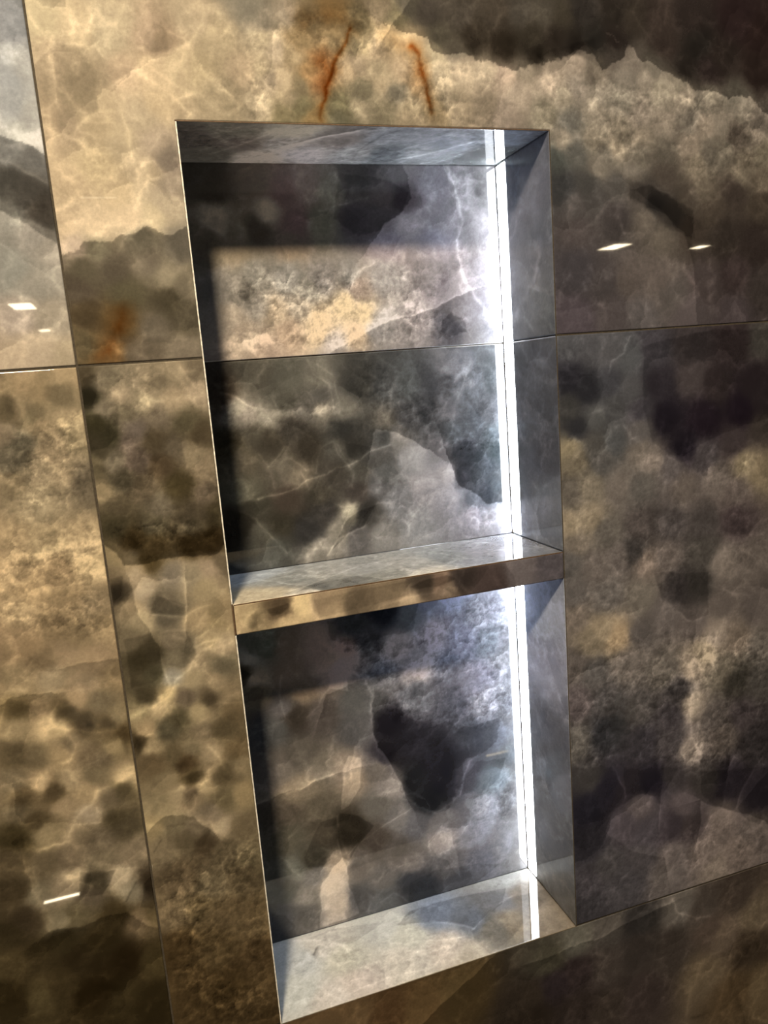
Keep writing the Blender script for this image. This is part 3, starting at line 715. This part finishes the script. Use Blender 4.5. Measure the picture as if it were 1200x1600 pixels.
def smooth(t): t = np.clip(t, 0, 1); return t*t*(3-2*t)
def seg_dist(x, y, P, closed):
    n = len(P); best = np.full(x.shape, 1e9); side = np.zeros(x.shape); inside = np.zeros(x.shape, bool)
    for i in range(n if closed else n-1):
        ax, ay = P[i]; bx, by = P[(i+1) % n]
        ex, ey = bx-ax, by-ay; L = ex*ex+ey*ey+1e-18
        t = np.clip(((x-ax)*ex+(y-ay)*ey)/L, 0, 1)
        dx = x-ax-t*ex; dy = y-ay-t*ey; d = np.hypot(dx, dy)
        s = np.sign(ex*(y-ay)-ey*(x-ax))
        m = d < best; best = np.where(m, d, best); side = np.where(m, s, side)
        if closed and abs(by-ay) > 1e-12:
            c = ((ay > y) != (by > y)) & (x < (bx-ax)*(y-ay)/(by-ay)+ax)
            inside ^= c
    return best, side, inside

def lin(c):
    c = np.asarray(c, float)/255.0
    return np.where(c <= 0.04045, c/12.92, ((c+0.055)/1.055)**2.4)

def nums(s): return np.array([float(t) for t in s.replace(';', ' ').split()])

MM = 0.00054        # one sighting step on the wall, in metres
def tone(key, u, v, plane, val, grain=(1, 1, 1)):
    """stone colour with leftover light mixed in (linear) at points u,v of a face"""
    if GREY: return np.full((len(u), 3), 0.25)
    T = TONES[key]; n = nums(T).reshape(-1, 5)
    cp = sight(n[:, :2], plane, val); cc = np.log(lin(n[:, 2:]) + 0.002)
    sd = 3 + (sum(map(ord, key)) % 40)
    w1 = fbm(u, v, 0.045, 5, sd); w2 = fbm(u, v, 0.045, 5, sd+20)
    j1 = fbm(u, v, 0.012, 5, sd+70, 0.62); j2 = fbm(u, v, 0.012, 5, sd+80, 0.62)
    uu = u + 0.0035*w1 + 0.0028*j1; vv = v + 0.0035*w2 + 0.0028*j2
    out = np.zeros((len(u), 3)); CH = 40000
    for i in range(0, len(u), CH):
        a = uu[i:i+CH, None]-cp[None, :, 0]; b = vv[i:i+CH, None]-cp[None, :, 1]
        q = (a*a+b*b + 2.0e-5); wt = q**-2.2
        wt /= wt.sum(1, keepdims=True)
        out[i:i+CH] = wt @ cc
    mul = np.zeros(len(u))                                   # log of the local change
    # natural crystal structure common to the whole stone
    mott = smooth(0.5+1.1*fbm(u, v, 0.07, 3, sd+9)); mot2 = smooth(0.5+1.2*fbm(u, v, 0.05, 3, sd+12))
    for s_, a_, wj in ((0.050, 0.30, 0.012), (0.021, 0.20, 0.005)):
        f1, f2, idv, gr = worley(u+wj*w1+0.0022*j1, v+wj*w2+0.0022*j2, s_, sd+int(s_*1000))
        mul += a_*grain[0]*(0.75*gr + 0.55*(idv-0.5) + 0.30*(np.exp(-(f2-f1)*14.0)-0.2))*(0.35+0.9*(mott if s_ > .03 else mot2))
    r_ = ridge(u+0.005*w1+0.0015*j1, v+0.005*w2+0.0015*j2, 0.030, 6, sd+11, 0.6)
    mul += (1.1*np.maximum(r_-0.5, 0)**1.2*2.0 - 0.10 + 0.12*(r_-0.45))*grain[1]*(0.3+0.9*mot2)*0.6
    mul += 0.22*fbm(u, v, 0.0055, 4, sd+31, 0.7)*grain[2]*(0.3+mott)
    # jitter used by every hand-placed edge
    ja = fbm(u, v, 0.016, 5, sd+41, 0.6); jb = fbm(u, v, 0.016, 5, sd+47, 0.6)
    tint = np.zeros((len(u), 3))
    for line in FEATS.get(key, '').strip().splitlines():
        line = line.split('#')[0].strip()
        if not line: continue
        head, pts = line.split(':'); h = head.split()
        P = sight(nums(pts), plane, val)
        kind, amp, wid = h[0], float(h[1]), float(h[2])*MM
        jit = (float(h[3]) if len(h) > 3 else 4.0)*MM
        m = 5*wid+0.01 if kind in 'VE' else 0.012
        if kind == 'M': m = wid+0.01
        box = (u > P[:, 0].min()-m) & (u < P[:, 0].max()+m) & (v > P[:, 1].min()-m) & (v < P[:, 1].max()+m)
        ix = np.nonzero(box)[0]
        if not len(ix): continue
        x = u[ix]+jit*ja[ix]*1.6; y = v[ix]+jit*jb[ix]*1.6
        if kind == 'V':                                      # vein: bright (or dark) thread
            d, _, _ = seg_dist(x, y, P, False)
            mul[ix] += (VS.get(key, 1.45) if amp > 0 else 1.1)*amp*(0.75*np.exp(-(d/wid)**1.3)+0.25*np.exp(-d/(3*wid)))*np.clip(0.8+0.8*ja[ix], 0.1, 2)
        elif kind == 'R':                                    # rust vein
            d, _, _ = seg_dist(x, y, P, False)
            tint[ix] += (np.exp(-(d/wid)**1.4)*amp*np.clip(0.75+0.9*jb[ix], 0, 1.5))[:, None]*np.array([-0.05, -0.42, -0.85])
            mul[ix] -= 0.22*amp*np.exp(-(d/wid)**1.6)
        elif kind == 'E':                                    # step: bright on the right-hand side of travel, fading away
            d, s, _ = seg_dist(x, y, P, False)
            s = s*SIDE[plane]
            sd_ = d*s; amp *= 1.35
            mul[ix] += amp*smooth(0.5+sd_/(2.2*MM))*np.exp(-np.maximum(sd_, 0)/wid) - 0.45*amp*smooth(0.5-sd_/(2.2*MM))*np.exp(-np.maximum(-sd_, 0)/wid)
        elif kind in 'FB':                                   # facet / rounded cell with clear border
            d, s, ins = seg_dist(x, y, P, True)
            sd_ = np.where(ins, d, -d)
            if kind == 'F':
                mul[ix] += amp*smooth(0.5+sd_/(3.0*MM))*(0.35+0.65*np.exp(-np.maximum(sd_, 0)/wid))
            else:
                mul[ix] += amp*smooth(sd_/wid)
        elif kind == 'M':                                    # mottled zone: cloud of fine crystals
            d, s, ins = seg_dist(x, y, P, True)
            sd_ = np.where(ins, d, -d)
            msk = smooth(0.5+sd_/wid/2)
            k1, k2 = j1[ix], j2[ix]
            r = ridge(u[ix]+0.0025*k1, v[ix]+0.0025*k2, 0.016, 6, sd+61, 0.68)-0.48
            r2 = fbm(u[ix]+0.002*k2, v[ix]+0.002*k1, 0.013, 5, sd+67, 0.72)
            f1, f2, idv, gr = worley(u[ix]+0.003*k1, v[ix]+0.003*k2, 0.0095, sd+3)
            r3 = fbm(u[ix], v[ix], 0.0042, 3, sd+90, 0.8)
            mul[ix] += msk*amp*(0.45*r3+1.25*r+0.55*r2+0.40*gr+0.20*(idv-0.5))*(0.55+0.7*mot2[ix])
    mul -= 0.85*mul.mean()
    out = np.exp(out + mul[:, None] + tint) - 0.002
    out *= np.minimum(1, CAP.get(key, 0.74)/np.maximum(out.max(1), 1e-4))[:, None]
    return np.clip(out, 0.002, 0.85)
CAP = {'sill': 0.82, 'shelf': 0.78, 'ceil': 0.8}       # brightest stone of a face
VS = {'top': 1.1, 'left_top': 1.1}
SIDE = {0: 1, 1: 1, 2: 1}

def axis_coords(a, b, fine_a, fine_b, step, extra=(), coarse=0.012):
    """grid lines from a to b: fine inside the surveyed stretch, coarse outside"""
    out = [a, b]; fa, fb = max(a, fine_a), min(b, fine_b)
    if fb > fa:
        out += list(np.linspace(fa, fb, max(2, int(math.ceil((fb-fa)/step))+1)))
        if fa > a: out += list(np.linspace(a, fa, max(2, int((fa-a)/coarse)+1)))
        if fb < b: out += list(np.linspace(fb, b, max(2, int((b-fb)/coarse)+1)))
    out += [e for e in extra if a < e < b]
    out = np.unique(np.round(out, 7))
    keep = [out[0]]
    ex = set(np.round(list(extra)+[b], 7))
    for q in out[1:]:
        if q-keep[-1] < step*0.3:
            if q in ex: keep[-1] = q if keep[-1] not in ex else keep[-1]
            continue
        keep.append(q)
    return np.array(keep)

def face_tile(name, parent, plane, val, a, b, key, normal, hole=None, step=0.00095, label=None, fine=None, grain=(1,1,1), thick=TT):
    """A tile whose polished face lies in the plane axis=val; a, b = extents of the two other axes (in order).
    normal = +1/-1 direction the polished face looks along its axis; the body goes the other way."""
    fine = fine or (a[0], a[1], b[0], b[1])
    hx = (hole[0], hole[1]) if hole else (); hy = (hole[2], hole[3]) if hole else ()
    us = axis_coords(a[0], a[1], fine[0], fine[1], step, hx); vs = axis_coords(b[0], b[1], fine[2], fine[3], step, hy)
    nu, nv = len(us), len(vs)
    U, V = np.meshgrid(us, vs, indexing='ij'); u = U.ravel(); v = V.ravel()
    i, j = np.meshgrid(np.arange(nu-1), np.arange(nv-1), indexing='ij')
    if hole:
        cu = (us[:-1]+us[1:])/2; cv = (vs[:-1]+vs[1:])/2
        CU, CV = np.meshgrid(cu, cv, indexing='ij')
        keep = ~((CU > hole[0]) & (CU < hole[1]) & (CV > hole[2]) & (CV < hole[3]))
        i = i[keep]; j = j[keep]
    i = i.ravel(); j = j.ravel()
    q = np.stack([i*nv+j, (i+1)*nv+j, (i+1)*nv+j+1, i*nv+j+1], 1)
    # outward winding
    flip = {0: 1, 1: -1, 2: 1}[plane]*normal < 0
    if flip: q = q[:, ::-1]
    e = np.concatenate([q[:, [0, 1]], q[:, [1, 2]], q[:, [2, 3]], q[:, [3, 0]]])
    key_e = np.sort(e, 1); code = key_e[:, 0]*np.int64(nu*nv)+key_e[:, 1]
    _, inv, cnt = np.unique(code, return_inverse=True, return_counts=True)
    be = e[cnt[inv.ravel()] == 1]
    used = np.unique(q); remap = -np.ones(nu*nv, np.int64); remap[used] = np.arange(len(used))
    q = remap[q]; be = remap[be]; u = u[used]; v = v[used]
    bv = np.unique(be); r2 = {int(k): len(u)+n for n, k in enumerate(bv)}
    side = np.array([[be_[1], be_[0], r2[int(be_[0])], r2[int(be_[1])]] for be_ in be])
    ks = [k for k in range(3) if k != plane]
    co = np.zeros((len(u)+len(bv), 3)); co[:len(u), ks[0]] = u; co[:len(u), ks[1]] = v; co[:len(u), plane] = val
    co[len(u):] = co[bv]; co[len(u):, plane] = val - normal*thick
    col = tone(key, u, v, plane, val, grain); col = np.concatenate([col, col[bv]*0.6])
    quads = np.concatenate([q, side])
    me = bpy.data.meshes.new(name)
    me.vertices.add(len(co)); me.vertices.foreach_set('co', co.astype(np.float32).ravel())
    me.loops.add(quads.size); me.loops.foreach_set('vertex_index', quads.astype(np.int32).ravel())
    me.polygons.add(len(quads)); me.polygons.foreach_set('loop_start', np.arange(0, quads.size, 4, dtype=np.int32))
    me.polygons.foreach_set('loop_total', np.full(len(quads), 4, np.int32))
    me.update(calc_edges=True)
    at = me.attributes.new('tone', 'FLOAT_COLOR', 'POINT')
    at.data.foreach_set('color', np.concatenate([col, np.ones((len(col), 1))], 1).astype(np.float32).ravel())
    me.validate()
    o = link(name, me, ONYX, parent)
    if label: o['label'] = label
    return o
# ------------------------------------------------------------------ the setting
wall = empty('wall_back'); wall['kind'] = 'structure'
tag(wall, 'polished brown and grey onyx-look tiled wall around the lit niche')
FW = (-0.27, 0.62, -1.04, 0.17)       # stretch of wall surveyed finely
def wt(a, b, key, label, hole=None, fine=FW, step=0.00095):
    return face_tile('wall_tile', wall, 1, 0.0, a, b, key, -1, hole, step, label, fine)
wt((-1.30, X0-G), (-J+G, 0.43), 'left_top', 'pale grey beige tile at the upper left')
wt((X0+G, 1.10), (-J+G, 0.43), 'top', 'golden beige tile with two rust veins above the niche', hole=(-0.0012, W+0.0012, -1, 0.0010))
wt((-1.30, X0-G), (-H+G, -J-G), 'left_mid', 'mottled golden brown tile at the far left')
wt((X0+G, -0.0012), (-H+G, -J-G), 'strip', 'narrow tile strip with rounded cells left of the niche')
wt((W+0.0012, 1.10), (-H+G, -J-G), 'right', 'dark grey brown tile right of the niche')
wt((X0+G, 1.10), (-1.37, -H-G), 'low', 'dark brown tile below the niche')
wt((-1.30, X0-G), (-1.37, -H-G), 'low', 'dark tile at the lower left corner', fine=(-0.5, X0, -1.2, -H), step=0.002)
boxes('grout', [(-1.3, X0-G, 0.0004, 0.008, -J-G, -J+G), (X0+G, -0.0012, 0.0004, 0.008, -J-G, -J+G), (W+0.0012, 1.1, 0.0004, 0.008, -J-G, -J+G),
                (-1.3, -0.0012, 0.0004, 0.008, -H-G, -H+G), (W+0.0012, 1.1, 0.0004, 0.008, -H-G, -H+G), (-0.0012, W+0.0012, 0.0012, 0.008, -H-0.0009, -H-0.0003), (X0-G, X0+G, 0.00045, 0.008, -1.37, 0.43)], GROUT, wall)
B0 = D+TT+0.0005
boxes('backing', [(-1.3, -0.012, TT, 0.13, -1.37, 0.43), (W+0.0115, 1.1, TT, 0.13, -1.37, 0.43), (-0.012, W+0.0115, TT, 0.13, 0.0105, 0.43),
                  (-0.012, W+0.0115, TT, 0.13, -1.37, -H-0.0105), (-0.012, W+0.0115, B0, 0.13, -H-0.0105, 0.0105)], SUBST, wall)
RX0, RX1, RY = -3.2, 8.2, -14.0
def struct(name, b, m): return tag(boxes(name, b, m), kind='structure')
struct('floor', [(RX0, RX1, RY, 0.0, FLOOR_Z-0.1, FLOOR_Z)], FLOORM)
struct('ceiling', [(RX0, RX1, RY, 0.0, CEIL_Z, CEIL_Z+0.1)], CEILM)
struct('wall_left', [(RX0-0.1, RX0, RY, 0.13, FLOOR_Z, CEIL_Z)], PAINT)
struct('wall_right', [(RX1, RX1+0.1, RY, 0.13, FLOOR_Z, CEIL_Z)], PAINT)
struct('wall_front', [(RX0, RX1, RY-0.1, RY, FLOOR_Z, CEIL_Z)], PAINT)
boxes('painted_wall', [(RX0, -1.301, 0.0, 0.13, FLOOR_Z, CEIL_Z), (1.101, RX1, 0.0, 0.13, FLOOR_Z, CEIL_Z),
                       (-1.301, 1.101, 0.0, 0.13, 0.431, CEIL_Z), (-1.301, 1.101, 0.0, 0.13, FLOOR_Z, -1.371)], PAINT, wall)

# ------------------------------------------------------------------ the niche
niche = empty('wall_niche', (0, 0, -H))
tag(niche, 'tall recessed shower niche lined with polished onyx-look tile', 'niche')
e = 0.0006
face_tile('back_panel', niche, 1, D, (0.0, W), (-J+e, 0.0), 'back_top', -1, label='dark grey back tile with a beige lower half')
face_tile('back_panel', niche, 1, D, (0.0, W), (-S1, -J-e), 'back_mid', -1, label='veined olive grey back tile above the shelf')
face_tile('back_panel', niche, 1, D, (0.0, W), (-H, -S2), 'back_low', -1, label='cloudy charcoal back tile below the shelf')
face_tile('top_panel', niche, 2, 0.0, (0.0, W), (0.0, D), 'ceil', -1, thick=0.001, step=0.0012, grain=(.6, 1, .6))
face_tile('bottom_panel', niche, 2, -H, (0.0, W), (0.0, D), 'sill', 1, thick=0.001, step=0.0012, label='pale cream and grey bottom tile', grain=(.5, .5, .5))
SY = 0.0818                            # front edge of the light channel in the right side
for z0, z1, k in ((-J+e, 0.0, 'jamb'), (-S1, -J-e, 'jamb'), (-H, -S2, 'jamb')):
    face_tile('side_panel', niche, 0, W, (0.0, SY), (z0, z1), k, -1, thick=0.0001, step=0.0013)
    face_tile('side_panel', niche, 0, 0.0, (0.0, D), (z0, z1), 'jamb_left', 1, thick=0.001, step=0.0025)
boxes('joint_filler', [(0.0, W, D+0.001, D+0.006, -J-e, -J+e), (W+0.001, W+0.006, 0.0, SY, -J-e, -J+e), (-0.006, -0.001, 0.0, D, -J-e, -J+e)], GROUT, niche)
for za, zb in ((-S1+0.0005, 0.0), (-H, -S2-0.0005)):
    boxes('edge_trim', [(-0.0011, -0.0001, -0.0004, 0.0008, za, zb)], CHALK, niche, 0.0002)['label'] = 'thin white left edge'
for bx in ((-0.0011, -0.0001, -0.0002, 0.0006, -S2, -S1), (-0.0011, W+0.0011, -0.0002, 0.0006, 0.0001, 0.0009), (-0.0011, W+0.0011, 0.0, 0.0008, -H-0.0007, -H-0.0002)):
    boxes('edge_trim', [bx], SILICONE, niche, 0.0001)['label'] = 'brown joint line'
boxes('edge_trim', [(W+0.0002, W+0.0011, -0.0002, 0.0006, -H, 0.0)], GROUT, niche, 0.0002)

# ------------------------------------------------------------------ the shelf
shelf = empty('niche_shelf', (W/2, D/2, -S2))
tag(shelf, 'tiled shelf crossing the niche below its middle', 'shelf')
face_tile('top_panel', shelf, 2, -S1, (0.0002, W-0.0002), (0.0, D-0.0004), 'shelf', 1, step=0.0012, label='pale streaked top', thick=0.001, grain=(.6, .8, .6))
face_tile('front_panel', shelf, 1, 0.0, (0.0006, W-0.0004), (-S2, -S1-0.0012), 'shelf_front', -1, label='golden brown front edge', thick=0.007)
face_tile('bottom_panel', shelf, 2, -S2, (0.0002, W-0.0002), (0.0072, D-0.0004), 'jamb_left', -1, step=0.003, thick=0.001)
boxes('joint_filler', [(0.0006, W-0.0004, -0.0001, 0.0015, -S1-0.0012, -S1-0.0002)], SILICONE, shelf)

# ------------------------------------------------------------------ LED strips in the right rear corner
def led(z0, z1, label):
    t = empty('led_strip_light', (W, D-0.01, z0))
    tag(t, label, 'light')
    y0, y1 = SY+0.0002, D-0.0006
    boxes('channel', [(W+0.0065, W+0.0075, y0, y1, z0, z1), (W+0.0004, W+0.0065, y0, y0+0.0008, z0, z1), (W+0.0004, W+0.0065, y1-0.0008, y1, z0, z1)], ALU, t)
    boxes('diffuser', [(W-0.0003, W+0.0040, y0+0.0010, y1-0.0018, z0+0.0016, z1-0.0016)], LEDM, t, 0.0004)
    boxes('end_cap', [(W+0.0002, W+0.0064, y0+0.001, y1-0.001, z1-0.0014, z1-0.0002)], ALU, t)
    boxes('end_cap', [(W+0.0002, W+0.0064, y0+0.001, y1-0.001, z0+0.0002, z0+0.0014)], ALU, t)
led(-S1+0.0002, -0.0002, 'glowing white vertical LED strip above the niche shelf')
led(-H+0.0002, -S2-0.0002, 'glowing white vertical LED strip below the niche shelf')

# ------------------------------------------------------------------ lamps of the room (seen as reflections in the tile) and one added floor light
def panel_light(x, y, label, sx=0.2, sy=0.6, mat=PANELM):
    t = empty('ceiling_light', (x, y, CEIL_Z)); tag(t, label, 'ceiling light', 'recessed ceiling lights of the room')
    fr = 0.012; z0, z1 = CEIL_Z-0.008, CEIL_Z-0.0002
    boxes('frame', [(x-sx/2-fr, x-sx/2, y-sy/2-fr, y+sy/2+fr, z0, z1), (x+sx/2, x+sx/2+fr, y-sy/2-fr, y+sy/2+fr, z0, z1),
                    (x-sx/2, x+sx/2, y-sy/2-fr, y-sy/2, z0, z1), (x-sx/2, x+sx/2, y+sy/2, y+sy/2+fr, z0, z1)], DARKM, t)
    boxes('diffuser', [(x-sx/2, x+sx/2, y-sy/2, y+sy/2, CEIL_Z-0.004, z1)], mat, t)
panel_light(4.80, -6.30, 'ceiling light mirrored brightest in the tile right of the niche', 0.22, 0.34)
panel_light(6.00, -6.45, 'ceiling light mirrored beside the brightest one at the far right', 0.16, 0.2)
panel_light(-1.22, -9.30, 'ceiling light mirrored in the tile at the far left', 0.24, 0.62)
panel_light(-1.35, -12.6, 'farthest ceiling light faintly mirrored at the left', 0.15, 0.3)
panel_light(-0.13, -4.20, 'slim ceiling light faintly mirrored left of the niche top', 0.20, 0.05, glow('slim_panel_light', PANEL_COL, 4.0))
fl = empty('added_floor_light', (-0.46, -1.61, FLOOR_Z)); tag(fl, 'small added floor light giving the glint low in the left tile', 'floor light')  # added lamp, made up to give the low glint in the left tile
boxes('frame', [(-0.515, -0.405, -1.625, -1.616, FLOOR_Z+0.0002, FLOOR_Z+0.006), (-0.515, -0.405, -1.604, -1.595, FLOOR_Z+0.0002, FLOOR_Z+0.006)], ALU, fl)
boxes('diffuser', [(-0.508, -0.412, -1.616, -1.604, FLOOR_Z+0.0002, FLOOR_Z+0.004)], PANELM, fl)

# key downlight
kx, ky, kz = KEY_POS
dl = empty('spotlight', (kx, ky, CEIL_Z)); tag(dl, 'recessed warm ceiling spotlight aimed at the tiled wall', 'spotlight')
lathe('trim_ring', [(0.052, -0.0002), (0.062, -0.0002), (0.062, -0.005), (0.054, -0.009), (0.052, -0.006), (0.052, -0.0002)], DARKM, dl, at=(kx, ky, CEIL_Z))
sl = bpy.data.lights.new('spot_lamp', 'SPOT'); sl.energy = KEY_WATT; sl.color = KEY_COL
sl.spot_size = math.radians(KEY_CONE); sl.spot_blend = 1.0; sl.shadow_soft_size = 0.10
so = bpy.data.objects.new('lamp', sl); COL.objects.link(so)
so.parent = dl; so.location = (0, 0, kz-CEIL_Z)
so.rotation_euler = (Vector(KEY_AIM)-Vector(KEY_POS)).to_track_quat('-Z', 'Y').to_euler()
